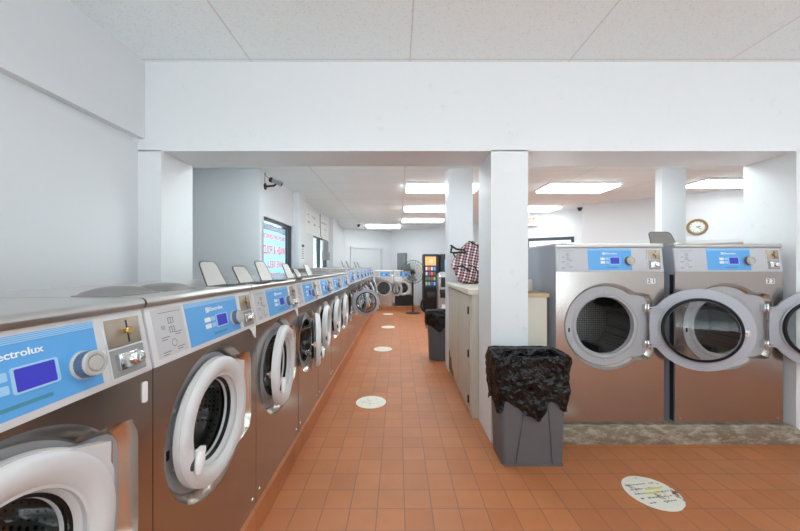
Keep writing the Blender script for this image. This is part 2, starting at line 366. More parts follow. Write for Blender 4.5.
# ------------------------------------------------------------------ washing machine
def washer_parts(root, p):
    w, h, d, zp, lean = p['w'], p['h'], p['d'], p['zp'], p['lean']
    x0, x1 = -w/2, w/2
    cx, cz, rr = p['cx'], p['cz'], p['recess']
    tx, tz = p['tab']                                 # hinge tab: reach to the right and half height
    hx = p['hinge']; ro = p['open']; RD = p['door']; ri = p['glass']
    steel, mdoor, mpanel = M['steel'], M[p['door_mat']], M[p['panel_mat']]
    # shared angle list, with the corners of the front sheet kept exact
    fx0, fx1, fz0, fz1 = x0-cx, x1-cx, 0-cz, zp-cz
    ang = [2*PI*i/88 for i in range(88)]
    ang += [math.atan2(b, a) % (2*PI) for a in (fx0, fx1) for b in (fz0, fz1)]
    ang += [math.atan2(b, tx) % (2*PI) for b in (tz, -tz)]
    ang = sorted(set(round(a, 5) for a in ang))
    def rect_ray(a, ax0, ax1, az0, az1):
        c, s = math.cos(a), math.sin(a); t = 1e9
        if c > 1e-6: t = min(t, ax1/c)
        if c < -1e-6: t = min(t, ax0/c)
        if s > 1e-6: t = min(t, az1/s)
        if s < -1e-6: t = min(t, az0/s)
        return t
    def shape(circle, tabx, tabz):
        out = []
        for a in ang:
            t = circle
            if math.cos(a) > 0:
                q = rect_ray(a, -.01, tabx, -tabz, tabz)
                # rounded tab corner
                ca = math.atan2(tabz, tabx); q *= 1-.07*math.exp(-((abs((a+PI) % (2*PI)-PI)-ca)/.09)**2)
                t = max(t, q)
            out.append((cx+t*math.cos(a), cz+t*math.sin(a)))
        return out
    outer = [(cx+rect_ray(a, fx0, fx1, fz0, fz1)*math.cos(a), cz+rect_ray(a, fx0, fx1, fz0, fz1)*math.sin(a)) for a in ang]
    rec = shape(rr, tx, tz)
    circ = lambda r: [(cx+r*math.cos(a), cz+r*math.sin(a)) for a in ang]
    # body: front sheet with a recess, sides, back
    lw_ = p['lip']; rec2 = shape(rr-lw_, tx-lw_*.8, tz-lw_*.8); yr = p['deep']
    b = MB(); b.holed(outer, rec, 0, .006, 0, 2)
    nn_ = len(ang); vs = []; fs = []
    for q_, loop in ((0, rec), (.25, None), (.6, None), (1, rec2)):
        for i_, (A_, B2) in enumerate(zip(rec, rec2)):
            t_ = q_**1.6 if loop is None else q_
            vs.append((A_[0]+(B2[0]-A_[0])*t_, yr*q_, A_[1]+(B2[1]-A_[1])*t_))
    for j_ in range(3):
        for i_ in range(nn_): fs.append((j_*nn_+i_, j_*nn_+(i_+1) % nn_, (j_+1)*nn_+(i_+1) % nn_, (j_+1)*nn_+i_))
    b.add(vs, fs, 2)
    prof = [(.004, 0), (.004, zp), (lean+.012, h-.012), (d, h-.012), (d, 0)]
    for x, t in ((x0, .004), (x1-.004, .004)): b.prism(prof, x, x+t, 'x', 1)
    b.box(x0, x1, d-.006, d, 0, h-.012, 1)
    b.box(x0, x1, .02, d, 0, .006, 1)
    b.build('body', [steel, M['side'] if p['side'] else steel, M['lip']], root)
    # moulded ring inside the recess with the drum mouth
    g = MB(); g.holed(rec2, circ(ro), yr-.006, yr+.02)
    g.lathe([(ro, yr-.006), (ro+.012, yr-.016), (ro+.03, yr-.006)], (cx, 0, cz), 'y', 64)
    for a in (90, 150, 205, 270): g.lathe([(0, yr-.014), (.007, yr-.012), (.009, yr-.005)], (cx+(ro+rr-lw_)/2*math.cos(R(a)), 0, cz+(ro+rr-lw_)/2*math.sin(R(a))), 'y', 10)
    g.build('ring_moulding', M[p.get('ring_mat', 'ring')], root)
    sl = MB(); sa_ = R(187); sr_ = (ro+rr-lw_)/2+.01
    sl.box(cx+sr_*math.cos(sa_)-.007, cx+sr_*math.cos(sa_)+.007, yr-.0075, yr, cz+sr_*math.sin(sa_)-.016, cz+sr_*math.sin(sa_)+.016); sl.build('latch_slot', M['black'], root)
    dr = MB(); dd = min(.42, d-.1)
    dr.lathe([(ro-.004, yr), (ro-.004, yr+.05), (ro+.035, yr+.06), (ro+.035, dd), (0, dd)], (cx, 0, cz), 'y', 48)
    dru = dr.build('drum', M['drum'], root)
    for a in (80, 200, 320):
        lf = MB()
        T = Matrix.Translation((cx, 0, cz)) @ Matrix.Rotation(R(a), 4, 'Y')
        lf.prism([(ro+.03, -.045), (ro+.03, .045), (ro-.035, .012), (ro-.035, -.012)], .14, dd-.01, 'y', 0, T)
        lf.build('drum_lifter', M['drum_dark'], dru)
    bt = MB(); bt.lathe([(ro+.002, yr-.004), (ro+.008, yr-.014), (ro-.006, yr-.012), (ro-.012, yr+.02)], (cx, 0, cz), 'y', 48)
    bt.build('door_seal', M['rubber'] if p['black_seal'] else M['ring'], root)
    # top sheet with rolled front edge
    t = MB(); k = .014
    pr = [(lean-.012, h-.030), (lean-.016, h-.016)]
    pr += [(lean-.016+.018*(1-math.cos(R(a))), h-.018+.018*math.sin(R(a))) for a in range(15, 91, 15)]
    pr += [(d+.005, h), (d+.005, h-.012), (lean+.01, h-.014), (lean+.008, h-.030)]
    t.prism(pr, x0+.002, x1-.002, 'x'); t.build('top_sheet', M['steel_top'], root)
    # control panel, leaning back
    L = math.hypot(lean, h-.03-zp); al = math.atan2(lean, h-.03-zp)
    pan = MB(); pan.box(x0+.003, x1-.003, 0, .02, 0, L)
    cp = pan.build('control_panel', mpanel, root, bevel=.004, loc=(0, -.004, zp)); cp.rotation_euler = (-al, 0, 0)
    X = lambda u: x0+u*w
    def rect(name, u0, u1, v0, v1, mat, y=-.001, th=.0015, bev=0):
        m = MB(); m.box(X(u0), X(u1), y, y+th, v0*L, v1*L); return m.build(name, mat, cp, bevel=bev)
    i0, i1 = p['instr']
    rect('instruction_plate', i0, i1, .1, .93, M['plate'] if mpanel == M['panel'] else M['panel_grey'])
    pm = MB(); um = (i0+i1)/2
    for (a, b_) in ((.82, .86),): pm.box(X(i0+.2*(i1-i0)), X(i1-.08*(i1-i0)), -.0016, 0, (a+.03)*L, (b_)*L)
    for du, v in ((.05, .7), (.05, .54), (-.22, .6)):
        s_ = .03*L if du < 0 else .055*L; c = X(um)+du*(i1-i0)*w; z = v*L
        for (ax, bx, az, bz) in ((-1, 1, -1, -.8), (-1, 1, .8, 1), (-1, -.8, -1, 1), (.8, 1, -1, 1), (-.1, .1, -1, 1)):
            pm.box(c+ax*s_*1.2, c+bx*s_*1.2, -.0016, 0, z+az*s_, z+bz*s_)
    for du, v in ((-.2, .42), (.25, .47), (-.22, .17), (.25, .2)):
        for q in range(2):
            c = X(um)+du*(i1-i0)*w; pm.box(c-.018, c+.018-.01*q, -.0016, 0, (v-.04*q)*L, (v-.04*q+.014)*L)
    pm.lathe([(.028*L*2, -.0014), (.034*L*2, -.0014)], (X(um)+.05*(i1-i0)*w, 0, .3*L), 'y', 20)
    pm.build('instruction_print', M['ink'], cp)
    b0, b1 = p['blue']; bu = lambda q: b0+q*(b1-b0); bv0, bv1 = p['bluev']
    V = lambda q: bv0+q*(bv1-bv0)
    rect('display_fascia', b0, b1, bv0, bv1, M['blue'])
    st = MB()
    for q in (.9, .925, .95, .975): st.box(X(bu(0)), X(bu(1)), -.0016, 0, V(q)*L, V(q+.015)*L)
    st.build('fascia_stripes', M['blue_pale'], cp)
    sc = MB(); sc.holed(rounded(X(bu(.49)), X(bu(.735)), V(.26)*L, V(.60)*L, .006), rounded(X(bu(.507)), X(bu(.718)), V(.285)*L, V(.575)*L, .003), -.003, 0)
    sc.build('screen_bezel', M['blue_pale'], cp)
    rect('screen', bu(.503), bu(.722), V(.285), V(.575), M['screen'], -.0018)
    for q, wq in ((.285, .10), (.405, .07)):
        for v in (.3, .46):
            m = MB(); m.prism(rounded(X(bu(q)), X(bu(q+wq)), V(v)*L, V(v+.11)*L, .003), -.003, 0, 'y')
            m.build('button', M['white'] if q < .3 else M['blue_pale'], cp)
    rect('printed_bar', bu(.42), bu(.68), V(.10), V(.15), M['teal'], -.0014)
    kx, kz, kr = X(bu(p.get('kq', .885))), V(p.get('kv', .37))*L, p['knob']
    kb = MB(); kb.lathe([(0, 0), (kr*1.12, 0), (kr*1.12, -.004), (kr*1.02, -.008)], (kx, 0, kz), 'y', 32); 
    for q in range(28):
        T = Matrix.Translation((kx, 0, kz)) @ Matrix.Rotation(2*PI*q/28, 4, 'Y'); kb.box(kr*.92, kr*1.03, -.027, -.006, -.0022, .0022, 1, T)
    kb.lathe([(kr*.98, -.006), (kr*.95, -.028)], (kx, 0, kz), 'y', 32, 1)
    kb.lathe([(kr*1.0, -.026), (kr*1.0, -.030), (kr*.93, -.033), (kr*.72, -.033), (kr*.68, -.029), (kr*.62, -.029), (kr*.58, -.033), (0, -.034)], (kx, 0, kz), 'y', 32, 2)
    kb.build('dial', [M['knob'], M['knob_blue'], M['knob']], cp)
    # maker's lettering with its square mark
    lx = X(bu(.535)); lw = (b1-b0)*w*.27; lz = V(.76)*L
    text_obj('lettering', 'Electrolux', lw*.22, M['white_print'], cp, (lx, -.0016, lz), (PI/2, 0, 0), .0004, width=lw)
    e = lw*.14; ex = lx-lw*.5-e*1.0; lg = MB()
    lg.holed(rounded(ex-e*.75, ex+e*.75, lz-e*.75, lz+e*.75, e*.15, 2), rounded(ex-e*.58, ex+e*.58, lz-e*.58, lz+e*.58, e*.1, 2), -.002, 0)
    lg.prism([(ex-e*.5, lz+e*.5), (ex-e*.05, lz+e*.5), (ex-e*.05, lz+e*.05), (ex-e*.5, lz+e*.05)], -.002, 0)
    lg.prism([(ex+e*.05, lz-e*.05), (ex+e*.5, lz-e*.05), (ex+e*.5, lz-e*.5), (ex+e*.05, lz-e*.5)], -.002, 0)
    lg.prism([(ex-e*.4, lz-e*.5), (ex-e*.25, lz-e*.5), (ex+e*.5, lz+e*.35), (ex+e*.35, lz+e*.5)], -.002, 0)
    lg.build('square_emblem', M['white_print'], cp)
    # coin box: bronze plate with a slot and plunger, chrome lock below
    c0, c1 = p['coin']; cs = MB()
    fr = rounded(X(c0), X(c1), .06*L, .92*L, .004, 2); inn = rounded(X(c0)+.004, X(c1)-.004, .06*L+.004, .92*L-.004, .003, 2)
    cs.holed(fr, inn, -.004, 0); cs.box(X(c0)+.003, X(c1)-.003, -.004, 0, .47*L, .49*L)
    cs.box(X(c0)+.003, X(c1)-.003, -.0012, 0, .07*L, .91*L, 1)
    cb = cs.build('coin_box', [M['panel'], M['recess']], root, loc=(0, -.004, zp)); cb.rotation_euler = (-al, 0, 0)
    cm = (X(c0)+X(c1))/2; cw = X(c1)-X(c0)
    q = MB(); q.box(X(c0)+.006, X(c1)-.006, -.003, 0, .5*L, .9*L); q.build('coin_plate', M['bronze'], cb, bevel=.001)
    q = MB(); q.box(cm+.01, cm+.015, -.0036, -.001, .53*L, .86*L); q.build('coin_slot', M['black'], cb)
    q = MB(); q.lathe([(0, -.02), (.009, -.02), (.011, -.017), (.006, -.012), (.006, 0)], (cm+.004, 0, .70*L), 'y', 14); q.build('coin_plunger', M['gold'], cb)
    q = MB(); q.box(cm-cw*.32, cm+cw*.2, -.012, 0, .17*L, .40*L); q.lathe([(0, -.024), (.016, -.024), (.019, -.02), (.019, 0)], (cm+cw*.14, 0, .28*L), 'y', 20)
    q.box(cm+cw*.14-.003, cm+cw*.14+.003, -.0255, -.02, .28*L-.009, .28*L+.009)
    q.build('lock', M['chrome'], cb, bevel=.002)
    # door with hinge plate, glass bowl, gasket, handle
    D = hx-cx; c = (-D, 0, 0)
    dm = MB()
    dsh = [(-D+a_, b_) for a_, b_ in [(x_-cx, z_-cz) for x_, z_ in shape(RD, D-.012, RD*.56)]]
    dm.holed(dsh, [(-D+ri*1.12*math.cos(a), ri*1.12*math.sin(a)) for a in ang], -.028, -.004)
    dm.lathe([(RD, -.004), (RD+.001, -.02), (RD-.004, -.034), (RD-.016, -.043), (RD-.035, -.046), (ri*1.30, -.043), (ri*1.18, -.032), (ri*1.10, -.012), (ri*1.0, .012), (ri*1.0, .02), (ri*1.16, .004)], c, 'y', 72)
    if p['tapered_hinge']:
        for sg in (1, -1): dm.prism([(-D+RD*.45, sg*RD*.86), (-.03, sg*RD*.70), (-.03, sg*RD*.35), (-D+RD*.8, sg*RD*.35)], -.036, -.004, 'y')
    else:
        for sg in (1, -1):
            for o_ in (.43, .50): dm.box(-.10, .0, .0, .008, sg*RD*o_-.004, sg*RD*o_+.004)
    door = dm.build('door', mdoor, root, loc=(hx, p['doory'], cz))
    gm = MB(); gm.lathe([(ri*1.02, .0), (ri, .03), (ri*.93, .075), (ri*.82, .10), (ri*.5, .112), (0, .115)], c, 'y', 48)
    gm.build('door_glass', M['glass'], door)
    gk = MB(); gk.lathe([(ri*1.01, .004), (ri*1.01, .020), (ri*1.04, .027), (ri*1.09, .026), (ri*1.12, .004), (ri*1.06, -.004)], c, 'y', 56, closed=True)
    gk.build('gasket', M['rubber'], door)
    hm = MB(); ha = R(203); hxp, hzp = -D+math.cos(ha)*ri*1.30, math.sin(ha)*ri*1.30
    Tm = Matrix.Translation((hxp, -.056, hzp)) @ Matrix.Rotation(R(12), 4, 'Y') @ Matrix.Diagonal((.022, .015, .042, 1)) 
    hm.lathe([(0, -1), (.5, -.92), (.85, -.6), (1, 0), (.9, .45), (.6, .85), (0, 1)], (0, 0, 0), 'z', 20, 0, False, Tm)
    hm.box(hxp-.004, hxp+.028, -.062, -.042, hzp+.018, hzp+.040)
    hd = hm.build('handle', M['white'], door)
    sk = MB(); sk.lathe([(0, -.0475), (.019, -.0475), (.022, -.038)], (hxp-.012, 0, hzp-.004), 'y', 20); sk.build('handle_socket', M['dark'], door)
    lm = MB(); lm.box(-D-RD*.86, -D-RD*.78, -.004, .014, -.02, .02); lm.lathe([(0, .03), (.008, .03), (.008, 0)], (-D-RD*.82, 0, 0), 'y', 10); lm.build('latch', M['chrome'], door)
    for sg in (1, -1):
        hg = MB(); zc = cz+sg*RD*.47
        hg.box(hx-.018, hx+.006, p['doory']+.004, yr, zc-.03, zc+.03); hg.lathe([(0, -.034), (.010, -.034), (.010, .034), (0, .034)], (hx, p['doory'], zc), 'z', 12)
        hg.build('hinge', M['chrome'], root, bevel=.002)
    for sx in (-1, 1):
        sw = MB(); sw.lathe([(0, -.005), (.006, -.004), (.008, 0)], (sx*(w/2-.04), 0, .05), 'y', 10)
        sw.build('screw', M['chrome'], root)
    root['door_part'] = door.name
    return door
def dome_lid(root, x, y, h, w, dp, hh):
    m = MB(); n = 12; vs = []; fs = []
    for j in range(9):
        for i in range(n+1):
            u = i/n*2-1; v = j/8*2-1
            vs.append((x+u*w/2, y+v*dp/2, h+hh*max(0, (1-u*u))**.5*max(0, (1-v**4))+.002))
    for j in range(8):
        for i in range(n): fs.append((j*(n+1)+i, j*(n+1)+i+1, (j+1)*(n+1)+i+1, (j+1)*(n+1)+i))
    m.add(vs, fs); m.box(x-w/2, x+w/2, y-dp/2, y+dp/2, h, h+.003)
    return m.build('closed_lid', M['lid'], root, 60)
def open_lid(root, x, y, h, w=.17, ht=.125, lean=24, skew=0):
    o = bpy.data.objects.new('tmp', None)
    m = MB(); pts = []
    r = .03
    pts = [(-w/2, 0), (w/2, 0), (w/2-.012, ht-r)]
    pts += [(w/2-.012-r+r*math.cos(R(a)), ht-r+r*math.sin(R(a))) for a in range(15, 91, 25)]
    pts += [(-w/2+.012+r-r*math.sin(R(a)), ht-r+r*math.cos(R(a))) for a in range(0, 91, 25)]
    m.prism(pts, -.002, .002, 'y')
    m.tube([(a, 0, b) for a, b in pts[1:]]+[(pts[0][0], 0, pts[0][1])], .0035, 6, 1)
    bpy.data.objects.remove(o)
    ob = m.build('open_lid', [M['lid'], M['dark']], root, 40, loc=(x, y, h+.002)); ob.rotation_euler = (R(-lean), 0, skew)
    q = MB(); q.box(x-w/2, x+w/2, y-.10, y+.01, h, h+.003); q.build('dispenser_opening', M['dark'], root)
    return ob

SMALL = dict(lip=.032, deep=.042, doory=.024, w=.702, h=1.135, d=.72, zp=.922, lean=.036, cx=-.02, cz=.622, recess=.284, tab=(.318, .20), hinge=.228, open=.172, door=.238, glass=.146,
             door_mat='door', panel_mat='panel', side=False, black_seal=True, instr=(.035, .235), blue=(.255, .77), bluev=(.09, .93), coin=(.80, .97), knob=.030, tapered_hinge=True)
SLIM = dict(SMALL, w=.587, cx=-.015, recess=.255, tab=(.280, .18), hinge=.215, open=.16, door=.215, glass=.136, blue=(.30, .78))
TALL = dict(SLIM, w=.66, h=1.2, d=.85, zp=.945, cz=.635, recess=.262, tab=(.285, .18), hinge=.225, open=.175, door=.212, glass=.152, door_mat='door_grey')
WIDE = dict(lip=.026, deep=.04, doory=-.008, w=.844, h=1.413, d=.9, zp=1.194, lean=.02, cx=-.02, cz=.766, recess=.338, tab=(.36, .265), hinge=.292, open=.235, door=.302, glass=.212,
            door_mat='door_grey', panel_mat='panel_grey', side=True, black_seal=False, instr=(.03, .18), blue=(.30, .705), bluev=(.06, .97), coin=(.85, .975), kq=.93, kv=.42, knob=.034, tapered_hinge=False)
FAR = dict(SLIM, ring_mat='door', w=.55, h=1.10, d=.62, zp=.90, cz=.555, recess=.245, tab=(.262, .17), open=.185, door=.228, glass=.142, hinge=.225, panel_mat='panel', blue=(.28, .86), coin=(.9, .98))

def door_of(root):
    return [c for c in root.children if c.name.split('.')[0] == 'door'][0]
PL = .13                                              # height of the tiled plinth
FX = -.735                                            # the plane of the left-hand washer fronts
GL, GT, GR, GB = 'washers in the near left row', 'taller washers at the far end of the left row', 'big washers on the concrete curb', 'washers against the far wall'
# near-left row
rows = [
    (SMALL, .619, 0, 'steel washer nearest the camera, its blue panel cut by the left frame edge'),
    (SMALL, 1.324, 1.5, 'steel washer with a shut white door, second from the front in the left row'),
    (SMALL, 2.030, 7, 'steel washer third from the front in the left row, white door slightly ajar'),
    (SLIM, 2.685, 17, 'fourth steel washer from the front in left row, door swung edge-on showing its glass bowl'),
    (SLIM, 3.281, 5, 'fifth steel washer from the front in the left row, just past the edge-on door'),
    (SLIM, 3.877, 4, 'sixth steel washer from the front in left row, last but one before the taller machines'),
    (SLIM, 4.473, 4, 'seventh steel washer from the front in left row, standing right against the taller machines'),
]
proto = {}
def make_washer(P, key, label, group, loc, rz, ang):
    if key not in proto:
        r = thing('washing_machine', label, 'washing machine', loc, rz, group)
        washer_parts(r, P); proto[key] = r
    else:
        src = proto[key]
        # lids and tags added after the first build stay with their own machine
        r = src.copy(); COL.objects.link(r); r.location = loc; r.rotation_euler = (0, 0, rz)
        for k in list(src.children):
            if k.name.split('.')[0] not in ('open_lid', 'closed_lid', 'dispenser_opening', 'service_tag', 'corner_tag', 'number_sticker', 'edge_strip'):
                copy_tree(k, r)
        r['label'] = label; r['group'] = group
    door_of(r).rotation_euler = (0, 0, R(ang))
    return r
WL = []
for P, yc, a, lab in rows:
    WL.append(make_washer(P, 's' if P is SMALL else 'm', lab, GL, (FX, yc, PL), PI/2, a))
H = SMALL['h']
dome_lid(WL[1], -.24, .20, H, .17, .15, .026); dome_lid(WL[1], -.03, .2, H, .17, .15, .026); open_lid(WL[1], .262, .15, H, .17, .125)
open_lid(WL[2], -.19, .12, H, .18, .105, 30); open_lid(WL[2], .09, .12, H, .18, .135)
open_lid(WL[3], -.16, .10, H, .16, .12); open_lid(WL[3], .14, .12, H, .15, .085, 35)
open_lid(WL[4], -.12, .12, H, .17, .12)
open_lid(WL[5], .05, .3, H, .15, .09, 50)
# white tags below the panels
q = MB(); q.prism(rounded(.312, .328, .835, .895, .006), -.004, 0); q.build('service_tag', M['white'], WL[0])
for k in (1, 2):
    q = MB(); q.prism([(.345, .925), (.345, .86), (.325, .875), (.30, .905), (.27, .925)], -.003, 0); q.build('corner_tag', M['white'], WL[k])
# taller machines further along
tall_lab = ['taller steel washer first of its group, grey round door swung out square into the aisle',
            'taller steel washer just beyond the one with the door across the aisle',
            'taller steel washer third of its group down the left row',
            'taller steel washer in the middle of its group, seven along the far left row',
            'taller steel washer third from the far end of the left row',
            'taller steel washer next to last at the far end of the left row',
            'taller steel washer ending the left row, nearest the far wall']
WT = []
for i, lab in enumerate(tall_lab):
    WT.append(make_washer(TALL, 't', lab, GT, (FX, 5.11+.672*i, PL), PI/2, [92, 28, 22, 30, 18, 24, 12][i]))
for i, xo in ((0, .1), (1, -.1), (2, .2), (3, .05)):
    open_lid(WT[i], xo, .12, TALL['h'], .16, .12)
# far pair
WF = [make_washer(FAR, 'f', 'pale-fronted washer at the far wall, left of the pair, its round door swung open', GB, (-.43, 10.0, .12), 0, 132),
      make_washer(FAR, 'f', 'dark-fronted washer at the far wall behind the pedestal fan', GB, (.17, 10.0, .12), 0, 0)]
dk = MB(); dk.box(-.27, .27, -.004, 0, .01, .345); dk.build('lower_panel', M['black_metal'], WF[1])
# right-hand pair
WR = [make_washer(WIDE, 'w', 'big steel washer numbered 21 on concrete curb, door open and beside the black-lined bin', GR, (1.655, 2.53, .122), 0, 154),
      make_washer(WIDE, 'w', 'big steel washer numbered 22 on the concrete curb, behind the open door of its neighbour', GR, (2.585, 2.53, .122), 0, 154)]
for r, num in zip(WR, ('21', '22')):
    dome_lid(r, -.2, .25, WIDE['h'], .16, .15, .025)
    for k, ch in enumerate(num):
        x = .305+k*.034
        q = MB(); q.prism(rounded(x-.015, x+.015, 1.10, 1.14, .003, 2), -.002, 0); s = q.build('number_sticker', M['white'], r)
        text_obj('digit', ch, .040, M['black'], s, (x, -.0025, 1.12), (PI/2, 0, 0), .0004, bold=.03)
open_lid(WR[1], -.345, .2, WIDE['h'], .215, .125)
q = MB(); q.box(-.4235, -.421, .012, .05, .02, 1.17); q.build('edge_strip', M['black'], WR[1])

# ------------------------------------------------------------------ the room
FC = 2.93; BC = 2.62; WZ = 2.49; WB = 2.87           # ceilings; near and far faces of the dividing wall
def st(mb, name, mat, **k): return structure(mb.build(name, mat, smooth=0, **k))
b = MB(); b.box(-2.9, 6.6, -4.2, 12.6, -.1, 0); st(b, 'floor', M['floor'])
b = MB(); b.box(-2.3, 5.2, -4.2, WZ+.02, FC, FC+.1); st(b, 'ceiling_front', M['ceiling'])
b = MB(); b.box(-2.9, 7.2, WZ+.3, 12.8, BC, BC+.1); st(b, 'ceiling_rear', M['ceiling'])
b = MB()
b.box(-2.1, 5.2, WZ, WB, 2.243, 3.0)                 # header over both openings
b.box(-2.1, -1.82, WZ, WB, 0, 2.25)
b.box(.715, 1.0, WZ, WB, 0, 2.25)
b.box(3.06, 5.2, WZ, WB, 0, 2.25)
st(b, 'wall_divider', M['wall_scuffed'])
b = MB(); b.box(-2.25, -2.0, -4.2, WZ, 0, 2.36); b.box(-2.25, -1.944, -4.2, WZ, 2.335, FC+.02); b.box(-2.03, -1.99, WZ-.05, WZ, 2.30, 2.337)
st(b, 'wall_left', M['wall'])
b = MB(); b.box(5.0, 5.2, -4.2, WZ, 0, FC+.02); st(b, 'wall_right', M['wall'])
# unseen storefront behind the camera: glazed wall added to let daylight in
b = MB(); b.box(-2.25, 5.2, -4.2, -4.05, 0, .2); b.box(-2.25, 5.2, -4.2, -4.05, 2.5, FC+.02)
for x in (-2.25, 4.9): b.box(x, x+.3, -4.2, -4.05, .2, 2.5)
st(b, 'wall_unseen_storefront', M['wall'])
b = MB()
for x in (-1.95, -.25, 1.45, 3.15, 4.85): b.box(x, x+.06, -4.16, -4.08, .2, 2.5)
b.box(-1.95, 4.9, -4.16, -4.08, .2, .26); b.box(-1.95, 4.9, -4.16, -4.08, 2.44, 2.5)
w1 = st(b, 'window_1', M['frame_dark'])
b = MB(); b.box(-1.95, 4.9, -4.125, -4.115, .2, 2.5); b.build('window_pane', M['pane'], w1)
# rear room, left side wall with two windows
LX = -1.79; LZ = 4.30
y1a, y1b, y2a, y2b, wt, wb = LZ+.02, 5.50, 6.85, 8.2, 2.03, .95
b = MB()
b.box(-2.8, -2.7, WB, LZ, 0, BC)
b.box(-2.8, LX, LZ-.10, LZ, 0, BC); b.box(-2.8, -2.05, WB-.1, WB, 0, BC)
for (a, c, z0, z1) in ((LZ, 10.9, wt, BC), (LZ, 10.9, 0, wb), (LZ-.02, y1a, wb, wt), (y1b, y2a, wb, wt), (y2b, 10.9, wb, wt)):
    b.box(LX-.14, LX, a, c, z0, z1)
st(b, 'wall_window_side', M['wall'])
b = MB(); b.box(LX-.01, LX+.115, 5.53, 5.86, 0, BC); st(b, 'trim_1', M['wall'])
b = MB(); b.box(LX-.01, LX+.1, 8.45, 9.0, 0, BC); st(b, 'trim_2', M['wall'])
def window(n, ya, yb, mull):
    fr = MB()
    fr.box(LX-.10, LX-.02, ya, yb, wt-.05, wt); fr.box(LX-.10, LX-.02, ya, yb, wb, wb+.05)
    for y in (ya, yb-.05)+mull: fr.box(LX-.10, LX-.02, y, y+.05, wb, wt)
    o = st(fr, 'window_%d' % n, M['frame_dark'])
    g = MB(); g.box(LX-.07, LX-.062, ya+.02, yb-.02, wb+.02, wt-.02); g.build('window_pane', M['pane'], o)
window(2, y1a, y1b, (y1a+.95,)); window(3, y2a, y2b, (7.5,))
# rear walls, laid out as the plan's corners
A, B_, C_, D_, E_, F_, G_ = (-1.88, 10.75), (-.26, 11.85), (2.35, 9.95), (2.85, 7.9), (4.08, 7.16), (3.8, 6.66), (6.3, 4.75)
def wallseg(mb, p, q, z0=0, z1=BC, th=.12):
    p, q = Vector(p), Vector(q); d = (q-p).normalized(); n = Vector((-d.y, d.x))*th     # n points away from the room
    mb.prism([tuple(p), tuple(q), tuple(q+n), tuple(p+n)], z0, z1, 'z')
def along(p, q, t): return tuple(Vector(p)+(Vector(q)-Vector(p)).normalized()*t)
b = MB(); wallseg(b, (-2.0, 10.67), B_); st(b, 'wall_rear_left', M['wall'])
b = MB(); wallseg(b, B_, C_); wallseg(b, C_, D_); st(b, 'wall_rear', M['wall'])
dl = (Vector(E_)-Vector(D_)).length; d0, d1 = .22, 1.27
b = MB(); wallseg(b, D_, along(D_, E_, d0)); wallseg(b, along(D_, E_, d1), E_); wallseg(b, along(D_, E_, d0-.01), along(D_, E_, d1+.01), 2.02); st(b, 'wall_exit', M['wall'])
b = MB(); wallseg(b, E_, F_); wallseg(b, F_, G_); st(b, 'wall_clock', M['wall'])
b = MB(); b.box(5.9, 6.1, WB-.1, 5.1, 0, BC); st(b, 'wall_far_right', M['wall'])
b = MB(); b.box(5.1, 6.1, WB-.1, WB, 0, BC); st(b, 'wall_rear_near', M['wall'])
# long ledge on the clock wall
dv = (Vector(G_)-Vector(F_)).normalized()
b = MB(); p0, p1 = Vector(F_)+dv*.9, Vector(F_)+dv*2.55; nn = Vector((dv.y, -dv.x))*.12
b.prism([tuple(p0), tuple(p1), tuple(p1+nn), tuple(p0+nn)], 1.74, 1.80, 'z'); st(b, 'trim_3', M['trim'])
# exit door frame with glazed door
ang_e = math.atan2(E_[1]-D_[1], E_[0]-D_[0])
fr = MB(); pd = along(D_, E_, d0); wd = d1-d0
fr.box(0, .1, -.02, .1, 0, 2.02); fr.box(wd-.06, wd, -.02, .1, 0, 2.02); fr.box(0, wd, -.02, .1, 1.95, 2.02); fr.box(0, wd, .0, .06, 0, .2)
dr = structure(fr.build('door_1', M['frame_dark'], smooth=0, loc=(pd[0], pd[1], 0))); dr.rotation_euler = (0, 0, ang_e)
g = MB(); g.box(.1, wd-.06, .03, .04, .2, 1.95); g.build('door_pane', M['pane'], dr)
# white flush door in the rear left wall
ang_l = math.atan2(B_[1]-A[1], B_[0]-A[0])
pa = along(A, B_, .32)
fr = MB()
for x in (0, 1.2): fr.box(x, x+.07, -.05, 0, 0, 2.03)
fr.box(0, 1.27, -.05, 0, 1.96, 2.03); fr.box(.07, 1.2, -.012, 0, 0, 1.96)
dr = structure(fr.build('door_2', M['trim'], smooth=0, loc=(pa[0], pa[1], 0), bevel=.004)); dr.rotation_euler = (0, 0, ang_l)
# plinths
b = MB(); b.box(-2.0, FX+.022, -1.0, WZ-.3, 0, PL); b.box(-1.75, FX+.022, WZ-.32, 9.6, 0, PL-.0005); st(b, 'trim_4', M['plinth'])
b = MB(); b.box(-1.0, .55, 9.93, 10.9, 0, .12); st(b, 'trim_5', M['plinth'])
b = MB(); n = 40; 
prof = [(WZ-.022, 0), (WZ-.03, .06), (WZ-.024, .108), (WZ-.004, .122), (3.6, .122), (3.6, 0)]
vs = []; fs = []
for i in range(n+1):
    x = 1.0+i/n*2.06
    for k, (y, z) in enumerate(prof):
        j = noise.noise(Vector((x*7, k*3.1, 0)))*.012 if k in (1, 2, 3) else 0
        vs.append((x, y+j, z+(j*.5 if k == 2 else 0)))
m_ = len(prof)
for i in range(n):
    for k in range(m_): fs.append((i*m_+k, i*m_+(k+1) % m_, (i+1)*m_+(k+1) % m_, (i+1)*m_+k))
fs += [list(range(m_)), list(range(n*m_, (n+1)*m_))]
b.add(vs, fs); structure(b.build('trim_6', M['concrete'], smooth=50))
# free-standing pillars
b = MB(); b.box(.652, .965, 4.18, 4.46, 0, BC); st(b, 'trim_7', M['wall'])
b = MB(); b.box(3.406, 3.716, 4.18, 4.29, 0, BC); st(b, 'trim_8', M['wall'])

